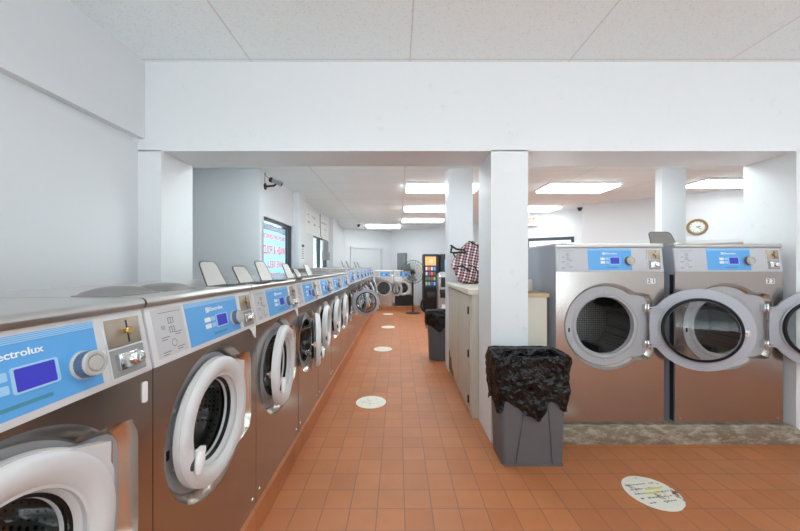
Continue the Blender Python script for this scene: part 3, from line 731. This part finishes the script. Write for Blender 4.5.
# ------------------------------------------------------------------ ceiling lights
def ceiling_light(x0, x1, ya, yb, z, label, group):
    t = thing('ceiling_light', label, 'ceiling light', ((x0+x1)/2, (ya+yb)/2, z), 0, group)
    w, d = (x1-x0)/2, (yb-ya)/2
    m = MB(); m.holed([(-w, -d), (w, -d), (w, d), (-w, d)], [(-w+.025, -d+.025), (w-.025, -d+.025), (w-.025, d-.025), (-w+.025, d-.025)], -.02, 0)
    o = m.build('light_frame', M['light_frame'], t, 0); o.rotation_euler = (-PI/2, 0, 0)
    o.location = (0, 0, -.022)
    m = MB(); m.prism([(-d+.022, -.004), (d-.022, -.004), (d-.035, -.05), (-d+.035, -.05)], -w+.025, w-.025, 'x'); m.build('diffuser', M['light'], t, 0)
LGp = 'fluorescent ceiling panels of the rear room'
ceiling_light(.12, 1.28, 4.86, 5.42, BC, 'nearest fluorescent ceiling panel over the aisle, partly behind the square pillar', LGp)
ceiling_light(.12, 1.28, 6.70, 7.28, BC, 'second fluorescent ceiling panel over the aisle, in line beyond the nearest', LGp)
ceiling_light(.10, 1.24, 8.52, 9.06, BC, 'third fluorescent ceiling panel in the line over the aisle', LGp)
ceiling_light(-1.0, .08, 9.75, 10.45, BC, 'fluorescent ceiling panel farthest away, left of the line over the aisle', LGp)
ceiling_light(2.28, 3.38, 4.86, 5.42, BC, 'fluorescent ceiling panel above the left big washer in right opening', LGp)
ceiling_light(2.28, 3.42, 6.70, 7.28, BC, 'fluorescent ceiling panel in front of the exit sign', LGp)
ceiling_light(4.42, 5.35, 4.62, 5.06, BC, 'fluorescent ceiling panel above the wall clock', LGp)
def added_light(x0, x1, ya, yb, z, drop, label, group, mat='added_glow'):  # added lamp out of view, hung low to brighten ceiling and walls
    t = thing('added_hanging_light', label, 'ceiling light', ((x0+x1)/2, (ya+yb)/2, z), 0, group)
    w, d = (x1-x0)/2, (yb-ya)/2
    m = MB(); m.prism(rounded(-d, d, -drop, -drop+.09, .03, 4), -w, w, 'x'); m.build('diffuser', M[mat], t)
    for x in (-w*.7, w*.7):
        m = MB(); m.tube([(x, 0, -drop+.085), (x, 0, 0)], .008, 8); m.build('hanger', M['light_frame'], t)
for x0, x1 in ((-1.1, .08), (2.0, 3.1)):  # added pair concealed by the header, brightening the rear room
    added_light(x0, x1, 3.15, 3.45, BC, .16, 'added unseen light behind the header between the two rooms', 'added unseen lights behind the header', 'added_glow_rear')
FGp = 'added unseen lights of the front room'
for i, (x, y) in enumerate(((-1.14, .02), (1.31, .02), (3.74, .02), (-1.14, -2.42), (1.31, -2.42), (3.74, -2.42))):  # added fixtures overhead, out of view, throwing light up at the ceiling
    added_light(x+.01, x+1.2, y+.1, y+.5, FC, .55, 'added unseen light in the front room above the viewer', FGp)

# ------------------------------------------------------------------ black-lined bins
def rrect(w, d, r, n):
    pts = []
    P = rounded(-w/2, w/2, -d/2, d/2, r, 6)
    # resample evenly
    seg = [(Vector(P[i]), Vector(P[(i+1) % len(P)])) for i in range(len(P))]
    tot = sum((b-a).length for a, b in seg); k = 0; acc = 0
    for i in range(n):
        t = tot*i/n
        while acc+(seg[k][1]-seg[k][0]).length < t: acc += (seg[k][1]-seg[k][0]).length; k += 1
        l = (seg[k][1]-seg[k][0]).length; pts.append(tuple(seg[k][0].lerp(seg[k][1], (t-acc)/l if l else 0)))
    return pts
def bin_(root, w0, d0, w1, d1, h, r, mat, hang, seed, ribs=False, amp=.02):
    n = 230
    lo, hi = rrect(w0, d0, r, n), rrect(w1, d1, r, n)
    m = MB(); vs = []; fs = []; rows_ = [0, .02, .3, .6, .9, 1]
    for t in rows_:
        for a, b in zip(lo, hi): k_ = 1-.02*t; vs.append(((a[0]+(b[0]-a[0])*t)*k_, (a[1]+(b[1]-a[1])*t)*k_, h*t))
    for j in range(len(rows_)-1):
        for i in range(n): fs.append((j*n+i, j*n+(i+1) % n, (j+1)*n+(i+1) % n, (j+1)*n+i))
    fs.append(list(range(n-1, -1, -1))); m.add(vs, fs)
    if ribs:
        for x, s in ((-.115, .07), (.135, -.035)):
            # moulded panel edges on the front face
            m.prism([(x-.006, .02), (x+.006, .02), (x+s+.006, h*.62), (x+s-.006, h*.62)], -d0/2-.012, -d0/2+.03, 'y')
        m.box(-w0/2+.01, w0/2-.01, -d0/2-.006, -d0/2+.02, 0, .014)
    m.build('bin_body', mat, root, 40)
    # liner: up from inside, over the rim, crumpled down the outside
    L = MB(); vs = []; fs = []; inside = [-.32, -.2, -.1, -.03]; K = 44
    for j in range(len(inside)+K):
        for i, (a, b) in enumerate(zip(lo, hi)):
            ang = math.atan2(b[1], b[0]); hv = hang(b[0]/w1, b[1]/d1)
            if j < len(inside):
                dz = inside[j]; t = 1+dz/h; off = -.014
            else:
                q = (j-len(inside))/(K-1); dz = .012*math.sin(min(q*8, PI)) - hv*q; t = 1+min(0, dz)/h*.45; off = .010+.010*math.sin(PI*min(1, q*1.2))
            base = Vector((a[0]+(b[0]-a[0])*t, a[1]+(b[1]-a[1])*t)); nrm = base.normalized() if r > .1 else Vector((b[0]/w1, b[1]/d1)).normalized()
            q3 = Vector((base.x*14+seed, base.y*14, (h+dz)*9))
            nz = noise.noise(q3)+.5*noise.noise(q3*2.3)+.55*(.35-abs(noise.noise(Vector((base.x*30, base.y*30+seed, (h+dz)*22)))))+.3*(.3-abs(noise.noise(Vector((base.x*60, base.y*60+seed, (h+dz)*50)))))
            am = amp if j >= len(inside) else amp*.8
            if len(inside)-1 <= j <= len(inside)+1: am *= .35
            p = base+nrm*(off+am*max(-.3, nz)*1.2)
            vs.append((p.x, p.y, h+dz+.006+noise.noise(q3*1.7)*.008*(1 if j >= len(inside)+2 else .6)))
    tot = len(inside)+K
    for j in range(tot-1):
        for i in range(n): fs.append((j*n+i, j*n+(i+1) % n, (j+1)*n+(i+1) % n, (j+1)*n+i))
    L.add(vs, fs); L.build('bin_liner', M['bag'], root, 80)
def hang1(u, v):
    if v < -.3:      # front: a flap in the middle-left
        return .325+.02*math.sin(u*21)+.10*math.exp(-((u+.01)/.17)**4)+(.05 if u < -.42 else 0)+(.07*max(0, u-.34)/.14)
    return .35+.04*math.sin(v*9+u*5)
bn = thing('waste_bin', 'grey rectangular bin with a crumpled black liner, standing against the pillar before the big washers', 'bin', (.92, 2.325, 0), 0)
bin_(bn, .42, .24, .48, .265, .745, .035, M['can'], hang1, 3.3, True, .018)
b2 = thing('waste_bin', 'round slate bin with a black liner at the far end of the beige cabinet', 'bin', (.64, 4.80, 0), 0)
bin_(b2, .36, .36, .44, .44, .69, .17, M['can2'], lambda u, v: .22+.05*math.sin(u*11+v*7), 8.1, False, .015)

# ------------------------------------------------------------------ beige cabinet with a bag on it
cab = thing('cabinet', 'long beige cabinet with cream top lining the right of the aisle behind the pillar', 'cabinet', (.662, 2.89, 0))
zc = 1.105; cl = 1.28
b = MB(); b.box(.012, .34, .02, cl, 0, zc); b.build('carcass', M['cab_frame'], cab)
b = MB(); b.box(.0, .34, -.003, .0195, 0, zc); b.build('end_panel', M['cab_frame'], cab, bevel=.003)
b = MB(); b.box(0, .0118, .0205, .105, 0, zc); b.build('front_stile', M['cab_frame'], cab, bevel=.003)
for (a, c) in ((.115, .68), (.695, cl-.01)):
    b = MB(); b.box(-.008, .0115, a, c, .05, zc-.02); dd = b.build('cabinet_door', M['cab'], cab, bevel=.003)
    if a > .2:
        pw = MB(); pw.prism([(c-.36, .05), (c-.01, .05), (c-.01, .27), (c-.06, .30), (c-.12, .22), (c-.17, .24), (c-.24, .13), (c-.33, .10)], -.0095, -.0075, 'x')
        pw.build('worn_patch', M['worn_brown'], dd, 0)
    if a < .2:
        for z in (.13, .55, .95):
            hgm = MB(); hgm.box(-.016, -.006, a-.012, a+.012, z-.03, z+.03); hgm.lathe([(0, -.035), (.006, -.035), (.006, .035), (0, .035)], (-.014, a-.002, z), 'z', 8); hgm.build('hinge', M['black_metal'], dd)
b = MB(); b.box(-.035, .36, -.005, cl, zc, zc+.045); b.build('worktop', M['cab_top'], cab, bevel=.004)
fil = thing('narrow_cabinet', 'narrow cream cupboard with raised back edge squeezed between the pillar and the left big washer', 'cabinet', (1.012, 2.57, .122))
b = MB(); b.box(0, .17, 0, .28, 0, .99); b.build('carcass', M['cab_frame'], fil, bevel=.003)
b = MB(); b.box(0, .182, -.015, .28, .99, 1.022); b.build('worktop', M['wood_edge'], fil, bevel=.003)
b = MB(); b.box(0, .13, .18, .2, 1.022, 1.125); b.build('backsplash', M['cab_frame'], fil, bevel=.002)
# laundry bag: a slumped zipped sack
bag = thing('laundry_bag', 'red and white gingham laundry bag slumped on the beige cabinet top', 'bag', (.885, 3.92, zc+.045))
def lump(c, rad, rot, amp, seed, e=.75, n=28, floor=0):
    vs = []; fs = []; Mx = Matrix.Rotation(R(rot), 3, 'Y')
    sp = lambda x, p_: math.copysign(abs(x)**p_, x)
    for j in range(n//2+1):
        th = -PI/2+PI*j/(n//2)
        for i in range(n):
            ph = 2*PI*i/n
            v = Vector((sp(math.cos(th), e)*sp(math.cos(ph), e)*rad[0], sp(math.cos(th), e)*sp(math.sin(ph), e)*rad[1], sp(math.sin(th), e)*rad[2]))
            v *= 1+amp*noise.noise(v*9+Vector((seed, 0, 0)))+amp*.5*noise.noise(v*22)
            v = Mx @ v+Vector(c); v.z = max(v.z, floor+.001*(v.x*0)); vs.append(tuple(v))
    for j in range(n//2):
        for i in range(n): fs.append((j*n+i, j*n+(i+1) % n, (j+1)*n+(i+1) % n, (j+1)*n+i))
    return vs, fs
b = MB(); b.add(*lump((.03, .03, .235), (.20, .15, .195), 36, .08, 1.2, .42, 52, .004)); b.build('bag_body', M['gingham'], bag, 80)
b = MB(); b.add(*lump((-.065, -.10, .12), (.115, .09, .115), -25, .16, 4.2, .85, 36, .003)); b.build('bag_pocket', M['gingham'], bag, 80)
b = MB(); b.add(*lump((.11, -.07, .11), (.13, .10, .11), 10, .16, 6.2, .85, 36, .003)); b.build('bag_pocket', M['gingham'], bag, 80)
b = MB()
b.tube([(-.05, -.11, .475), (.0, -.12, .45), (.07, -.13, .40), (.16, -.13, .345), (.24, -.12, .28)], .008, 6)
b.tube([(-.06, -.19, .21), (.0, -.20, .19), (.03, -.20, .13), (.05, -.18, .05)], .007, 6)
b.build('bag_binding', M['strap'], bag)
b = MB()
b.tube([(-.22, -.06, .41), (-.235, -.08, .35), (-.2, -.1, .345), (-.12, -.15, .35), (-.08, -.15, .345), (-.10, -.15, .375), (-.18, -.11, .385), (-.235, -.07, .43)], .011, 8)
b.tube([(-.2, -.1, .35), (-.21, -.09, .345), (-.19, -.1, .29)], .008, 6); b.build('bag_handle', M['strap'], bag); b = MB()
b.tube([(-.18, -.15, .19), (-.13, -.19, .2), (-.09, -.2, .17), (-.05, -.2, .14)], .010, 8)
b.build('bag_handle', M['strap'], bag); bag.scale = (1.10, .95, 1.06)

# ------------------------------------------------------------------ floor stickers
GS = 'round white floor stickers along the aisle'
def sticker(x, y, r, label, mat, group, big=False):
    t = thing('floor_sticker', label, 'sticker', (x, y, 0), 0, group)
    m = MB()
    if big:
        pts = []
        for i in range(72):
            a = 2*PI*i/72; k = r*(1+.035*min(0, noise.noise(Vector((math.cos(a)*5, math.sin(a)*5, 2)))))
            pts.append((k*math.cos(a), k*math.sin(a)))
        m.prism(pts, 0, .002, 'z')
    else: m.lathe([(0, .002), (r-.002, .002), (r, .0005), (r, 0)], (0, 0, 0), 'z', 48)
    m.build('sticker_disc', mat, t)
    # rows of faded, unreadable print
    k = MB(); rnd = random.Random(int(y*100))
    for row in range(-2, 3):
        yy = row*r*.25; half = math.sqrt(max(0, (r*.86)**2-yy*yy)); xx = -half*.9
        while xx < half*.8:
            l = rnd.uniform(.006, .024)*r/.15
            if rnd.random() < (.8 if big else .45): k.box(xx, min(xx+l, half*.85), yy-.006, yy+.004*rnd.random(), .002, .0026)
            xx += l+.006
    k.build('faded_print', M['ink'] if big else M['grey_print'], t, 0)['kind'] = 'stuff'
    if big:
        k = MB(); k.box(-.02, .09, .022, .036, .002, .0028); k.box(-.05, .06, -.012, 0, .002, .0028); o = k.build('yellow_print', M['yellow'], t, 0); t.rotation_euler = (0, 0, R(8))
sticker(1.525, 1.945, .152, 'large worn round sticker with yellow print on the tiles before the big washers', M['sticker'], None, True)
sticker(-.27, 3.24, .15, 'nearest round white sticker on the aisle tiles', M['sticker_clean'], GS)
sticker(-.245, 5.31, .15, 'second round white sticker along the aisle tiles', M['sticker_clean'], GS)
sticker(-.22, 7.22, .15, 'third round white sticker along the aisle tiles', M['sticker_clean'], GS)
sticker(-.28, 9.15, .15, 'farthest round white sticker on the aisle tiles before the far washers', M['sticker_clean'], GS)

# ------------------------------------------------------------------ far end: vending machines, fan, panel box
vm = thing('vending_machine', 'tall black vending machine with a lit orange display at far wall', 'vending machine', (1.0, 9.75, 0))
b = MB(); b.box(-.235, .235, 0, .6, .04, 1.72); b.box(-.21, .21, .03, .57, 0, .04); b.build('cabinet', M['black'], vm, bevel=.01)
b = MB(); b.box(-.19, .15, -.006, 0, .72, 1.66); b.build('display_window', M['vend_glass'], vm)
b = MB(); b.box(-.18, .14, -.012, -.004, 1.38, 1.64); b.build('lit_header', M['orange_lit'], vm)
rnd = random.Random(5)
for r_ in range(4):
    for c in range(4):
        cc = [M['white'], M['exit_red'], M['blue_lit'], M['knob_blue'], M['yellow'], M['clock_frame']][rnd.randrange(6)]
        b = MB(); x = -.17+c*.08; z = .78+r_*.15; b.box(x, x+.055, -.02, -.004, z, z+.10); b.build('snack_packet', cc, vm, bevel=.004)
b = MB(); b.box(-.12, .12, -.015, 0, .42, .58); b.box(-.09, .09, -.02, -.012, .45, .55); b.build('delivery_flap', M['dark'], vm, bevel=.004)
b = MB(); b.lathe([(0, -.012), (.05, -.012), (.06, -.005), (.06, 0)], (0, -.008, 1.5), 'y', 20); b.build('lit_emblem', M['exit_face'], vm)
v2 = thing('vending_machine', 'black drink machine with a small blue screen, right of the lit orange one', 'vending machine', (1.55, 9.65, 0))
b = MB(); b.box(-.28, .30, 0, .5, .04, 1.72); b.box(-.25, .27, .03, .47, 0, .04); b.build('cabinet', M['black'], v2, bevel=.01)
b = MB(); b.box(-.16, .02, -.006, 0, 1.22, 1.55); b.build('screen', M['blue_lit'], v2)
b = MB(); b.box(-.2, .2, -.012, 0, .4, .6); b.build('delivery_flap', M['dark'], v2, bevel=.004)
cm_ = thing('change_machine', 'silver arched change machine beside the black vending machines', 'change machine', (1.27, 8.6, 0))
b = MB(); pr = rounded(-.2, .2, 0, 1.2, .12, 6); b.prism(pr, 0, .35, 'y'); b.build('housing', M['silver'], cm_, bevel=.012)
b = MB(); b.box(-.13, .13, -.01, 0, .80, 1.06); b.build('face_plate', M['black'], cm_, bevel=.004)
b = MB(); b.box(-.15, .15, -.06, 0, .52, .74); b.build('coin_tray', M['black'], cm_, bevel=.01)
b = MB(); b.box(-.11, .05, -.006, 0, .22, .34); b.build('notice', M['white'], cm_)
b = MB(); b.tube([(-.16, -.02, .62), (-.16, -.05, .9), (-.16, -.05, 1.08), (-.16, -.0, 1.12)], .012, 8); b.build('side_rail', M['chrome'], cm_)
fan = thing('pedestal_fan', 'black pedestal fan with round wire cage before far washers', 'fan', (.43, 9.35, 0))
b = MB(); b.lathe([(0, .03), (.05, .03), (.2, .018), (.22, .006), (.22, 0), (0, 0)], (0, 0, 0), 'z', 32); b.build('base', M['black'], fan)
b = MB(); b.tube([(0, 0, .02), (0, 0, 1.1)], .02, 12); b.build('pole', M['black_metal'], fan)
b = MB(); b.lathe([(0, .0), (.05, .02), (.07, .06), (.07, .16), (.03, .2), (0, .2)], (0, 0, 1.19), 'y', 20); b.build('motor', M['black'], fan)
cg = MB()
for r_, y in ((.335, -.02), (.335, .05), (.24, -.075), (.16, -.095), (.08, -.105)):
    cg.tube([(r_*math.cos(2*PI*i/40), y, 1.19+r_*math.sin(2*PI*i/40)) for i in range(40)], .006 if r_ > .3 else .003, 5, closed=True)
for k in range(24):
    a = 2*PI*k/24; c, s = math.cos(a), math.sin(a)
    cg.tube([(.03*c, -.11, 1.19+.03*s), (.16*c, -.095, 1.19+.16*s), (.26*c, -.065, 1.19+.26*s), (.335*c, -.02, 1.19+.335*s), (.335*c, .05, 1.19+.335*s), (.07*c, .08, 1.19+.07*s)], .0032, 4)
cg.lathe([(0, -.118), (.04, -.116), (.05, -.108)], (0, 0, 1.19), 'y', 16); cg.build('cage', M['black_metal'], fan)
for k in range(3):
    a = 2*PI*k/3+.4
    bl = MB(); vs = []; fs = []
    for i in range(7):
        for j in range(5):
            r_ = .05+i*.038; aa = a+(j/4-.5)*(.9+.25*i/6); vs.append((r_*math.cos(aa), -.045+(j/4-.5)*.05, 1.19+r_*math.sin(aa)))
    for i in range(6):
        for j in range(4): fs.append((i*5+j, i*5+j+1, i*5+j+6, i*5+j+5))
    bl.add(vs, fs); bl.build('blade', M['box_grey'] if k else M['cab'], fan, 60)
hs = MB(); hs.tube([(.80, 9.42, .02), (.72, 9.40, .08), (.66, 9.42, .2), (.70, 9.45, .33), (.78, 9.5, .40)], .03, 10); hs = hs.build('hose', M['black'], None, 60)
tag(hs, 'short black hose hanging between the fan and the vending machine', 'hose')
# grey electrical box on the rear wall
ang_b = math.atan2(C_[1]-B_[1], C_[0]-B_[0])
pe = along(B_, C_, .36); pe = (pe[0]-.006*math.sin(ang_b+PI), pe[1]-.006)
eb = thing('electrical_box', 'grey electrical panel box on the far wall above the washers', 'electrical box', (pe[0], pe[1], 1.5), ang_b)
b = MB(); b.box(0, .36, -.1, 0, -.27, .32); b.build('housing', M['box_grey'], eb, bevel=.006)
b = MB(); b.box(.02, .34, -.108, -.1, -.24, .29); b.build('cover', M['box_grey'], eb, bevel=.003)

# ------------------------------------------------------------------ windows' banners, boards, signs
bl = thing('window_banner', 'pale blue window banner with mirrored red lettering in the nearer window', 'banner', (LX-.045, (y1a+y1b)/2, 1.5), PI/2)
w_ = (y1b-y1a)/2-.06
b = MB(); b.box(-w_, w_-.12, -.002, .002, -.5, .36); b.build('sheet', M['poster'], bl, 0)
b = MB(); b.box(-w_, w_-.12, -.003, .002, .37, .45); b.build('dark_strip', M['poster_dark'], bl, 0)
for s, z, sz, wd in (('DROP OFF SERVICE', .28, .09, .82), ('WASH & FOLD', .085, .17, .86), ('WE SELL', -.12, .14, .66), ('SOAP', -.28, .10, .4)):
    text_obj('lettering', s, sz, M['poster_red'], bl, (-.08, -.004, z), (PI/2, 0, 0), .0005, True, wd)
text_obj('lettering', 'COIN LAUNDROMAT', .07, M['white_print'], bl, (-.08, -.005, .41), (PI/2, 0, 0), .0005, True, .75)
bd = thing('price_board', 'white notice board with rows of grey print high between the two windows', 'notice board', (LX+.006, 7.2, 2.24), PI/2)
for x0, x1 in ((-1.0, -.03), (-.02, 1.0)):
    b = MB(); b.box(x0, x1, -.014, 0, -.24, .24); b.build('panel', M['board'], bd, 0, bevel=.003)
b = MB(); rnd = random.Random(3)
for row in range(3):
    x = -.85
    while x < .85:
        l = rnd.uniform(.05, .16)
        if rnd.random() < .6: b.box(x, x+l, -.016, -.014, .135-row*.14-rnd.uniform(0, .03), .15-row*.14)
        x += l+.08
b.build('faded_print', M['grey_print'], bd, 0)['kind'] = 'stuff'
b = MB(); b.tube([(.14, -.02, .30), (.14, -.022, .0), (.2, -.022, -.2), (.32, -.022, -.24)], .006, 6); b.build('cable', M['dark'], bd)
nt_ = thing('paper_notice', 'narrow paper notice with dark heading on the white pilaster by the nearer window', 'notice', (LX+.1149, 5.70, 1.60), PI/2)
b = MB(); b.box(-.09, .09, -.003, 0, -.17, .17); b.build('sheet', M['board'], nt_, 0)
b = MB(); b.box(-.07, .07, -.004, -.002, .09, .14)
for k in range(5): b.box(-.07, .05-.02*(k % 2), -.004, -.002, .05-k*.04, .062-k*.04)
b.build('print', M['dark'], nt_, 0)
hb = thing('hanging_box', 'grey box hanging on a cloth strip in front of the farther window', 'hanging box', (LX+.03, 7.75, 1.7), PI/2)
b = MB(); b.box(-.28, .34, -.06, .0, -.20, .0); b.build('box', M['box_grey'], hb, bevel=.006)
b = MB(); b.prism([(-.2, 0), (.22, 0), (.26, .27), (-.24, .27)], -.04, -.015, 'y'); b.build('cloth_strip', M['grey_cloth'], hb)
ex = thing('exit_sign', 'white exit sign with lit red letters high on the wall above the glazed door', 'exit sign', (3.08, 7.62, 2.42), ang_e)
b = MB(); b.prism(rounded(-.2, .2, -.12, .12, .03, 4), 0, .05, 'y'); b.box(-.04, .04, .0, .05, .12, .2); b.build('housing', M['white'], ex, bevel=.004)
b = MB(); b.box(-.165, .165, -.003, 0, -.09, .09); b.build('face', M['exit_face'], ex)
text_obj('lettering', 'EXIT', .17, M['exit_red'], ex, (0, -.005, 0), (PI/2, 0, 0), .001, width=.29)
# wall clock
ang_c = math.atan2(G_[1]-F_[1], G_[0]-F_[0])
pc = along(F_, G_, 1.732)
ck = thing('wall_clock', 'round wall clock with a brown rim on white wall', 'clock', (pc[0], pc[1], 2.035), ang_c)
b = MB(); b.lathe([(.098, -.018), (.105, -.032), (.122, -.036), (.138, -.026), (.142, 0)], (0, 0, 0), 'y', 48); b.build('rim', M['clock_frame'], ck)
b = MB(); b.lathe([(0, -.018), (.102, -.018)], (0, 0, 0), 'y', 40); b.build('dial', M['clock_face'], ck)
b = MB()
for k in range(12):
    T = Matrix.Rotation(2*PI*k/12, 4, 'Y'); b.box(-.003, .003, -.0205, -.018, .078, .094, 0, T)
b.build('hour_marks', M['dark'], ck)
for L_, w_, a in ((.05, .005, 75), (.075, .0035, 130)):
    b = MB(); b.box(-w_, w_, -.024, -.021, -.012, L_, 0, Matrix.Rotation(R(a), 4, 'Y')); b.build('hand', M['black'], ck)
# security cameras
cc = thing('security_camera', 'black bullet security camera on a wall bracket high by the near window', 'security camera', (LX-.002, 4.36, BC-.19))
b = MB(); b.lathe([(0, .0), (.045, 0), (.045, .012), (.02, .02)], (0, 0, 0), 'x', 16); b.tube([(.01, 0, 0), (.13, -.02, .005), (.165, -.03, .03)], .014, 8); b.build('bracket', M['black'], cc)
Tc = Matrix.Translation((.16, -.03, .055)) @ Matrix.Rotation(R(22), 4, 'Y')
b = MB(); b.lathe([(0, -.08), (.026, -.08), (.03, -.07), (.03, .06), (.036, .062), (.036, .085), (.02, .085), (0, .075)], (0, 0, 0), 'x', 18, 0, False, Tc); b.build('camera_barrel', M['silver'], cc)
b = MB(); b.lathe([(.032, -.085), (.034, -.05), (.032, -.045)], (0, 0, 0), 'x', 18, 0, False, Tc); b.lathe([(0, .086), (.025, .086), (.03, .08)], (0, 0, 0), 'x', 18, 0, False, Tc); b.build('lens', M['black'], cc)
b = MB(); b.tube([(.09, -.02, .085), (.04, -.01, .12), (.006, 0, .16), (.004, 0, .185)], .003, 6); b.tube([(.004, -.01, .18), (.004, -.01, .05), (.01, 0, .0)], .003, 6); b.build('cable', M['dark'], cc)
def dome_cam(x, y, label):
    t = thing('dome_camera', label, 'security camera', (x, y, BC))
    b = MB(); b.lathe([(0, 0), (.055, 0), (.055, -.02), (.045, -.03)], (0, 0, 0), 'z', 20); b.build('mount', M['dark'], t)
    b = MB(); b.lathe([(.044, -.028), (.036, -.055), (.018, -.07), (0, -.074)], (0, 0, 0), 'z', 20); b.build('dome', M['black'], t)
dome_cam(-1.2, 9.85, 'small black dome camera on the ceiling near far left corner')
dome_cam(3.93, 7.0, 'small black dome camera on the ceiling corner by the exit wall')

# ------------------------------------------------------------------ daylight, camera, view
w = bpy.data.worlds.new('daylight'); S.world = w; w.use_nodes = True
bg = w.node_tree.nodes['Background']; bg.inputs['Strength'].default_value = 1
# pale sky above, brighter glow added below the horizon to light the ceilings
wn = w.node_tree; tcw = N(wn, 'ShaderNodeTexCoord'); sxw = N(wn, 'ShaderNodeSeparateXYZ'); crw = N(wn, 'ShaderNodeValToRGB')
wn.links.new(tcw.outputs['Generated'], sxw.inputs[0])
mrw = N(wn, 'ShaderNodeMapRange'); mrw.inputs['From Min'].default_value = -1; wn.links.new(sxw.outputs['Z'], mrw.inputs['Value']); wn.links.new(mrw.outputs['Result'], crw.inputs['Fac'])
e_ = crw.color_ramp.elements
e_[0].position = .47; e_[0].color = (4.6, 4.95, 5.1, 1); e_[1].position = .53; e_[1].color = (1.0, 1.15, 1.25, 1)
wn.links.new(crw.outputs['Color'], bg.inputs['Color'])
cam = bpy.data.cameras.new('camera'); co = bpy.data.objects.new('camera', cam); COL.objects.link(co)
co.location = (0, 0, EYE); co.rotation_euler = (PI/2, 0, 0)
cam.sensor_width = 36; cam.lens = F/800*36; cam.clip_start = .02
cam.shift_x = (400-CX)/800; cam.shift_y = (CY-265.5)/800
S.camera = co
S.view_settings.view_transform = 'Standard'; S.view_settings.look = 'None'
S.view_settings.exposure = 0.51; S.view_settings.gamma = 1; S.view_settings.use_curve_mapping = False
S.cycles.use_denoising = True
S.cycles.max_bounces = 10; S.cycles.diffuse_bounces = 6; S.cycles.transparent_max_bounces = 16
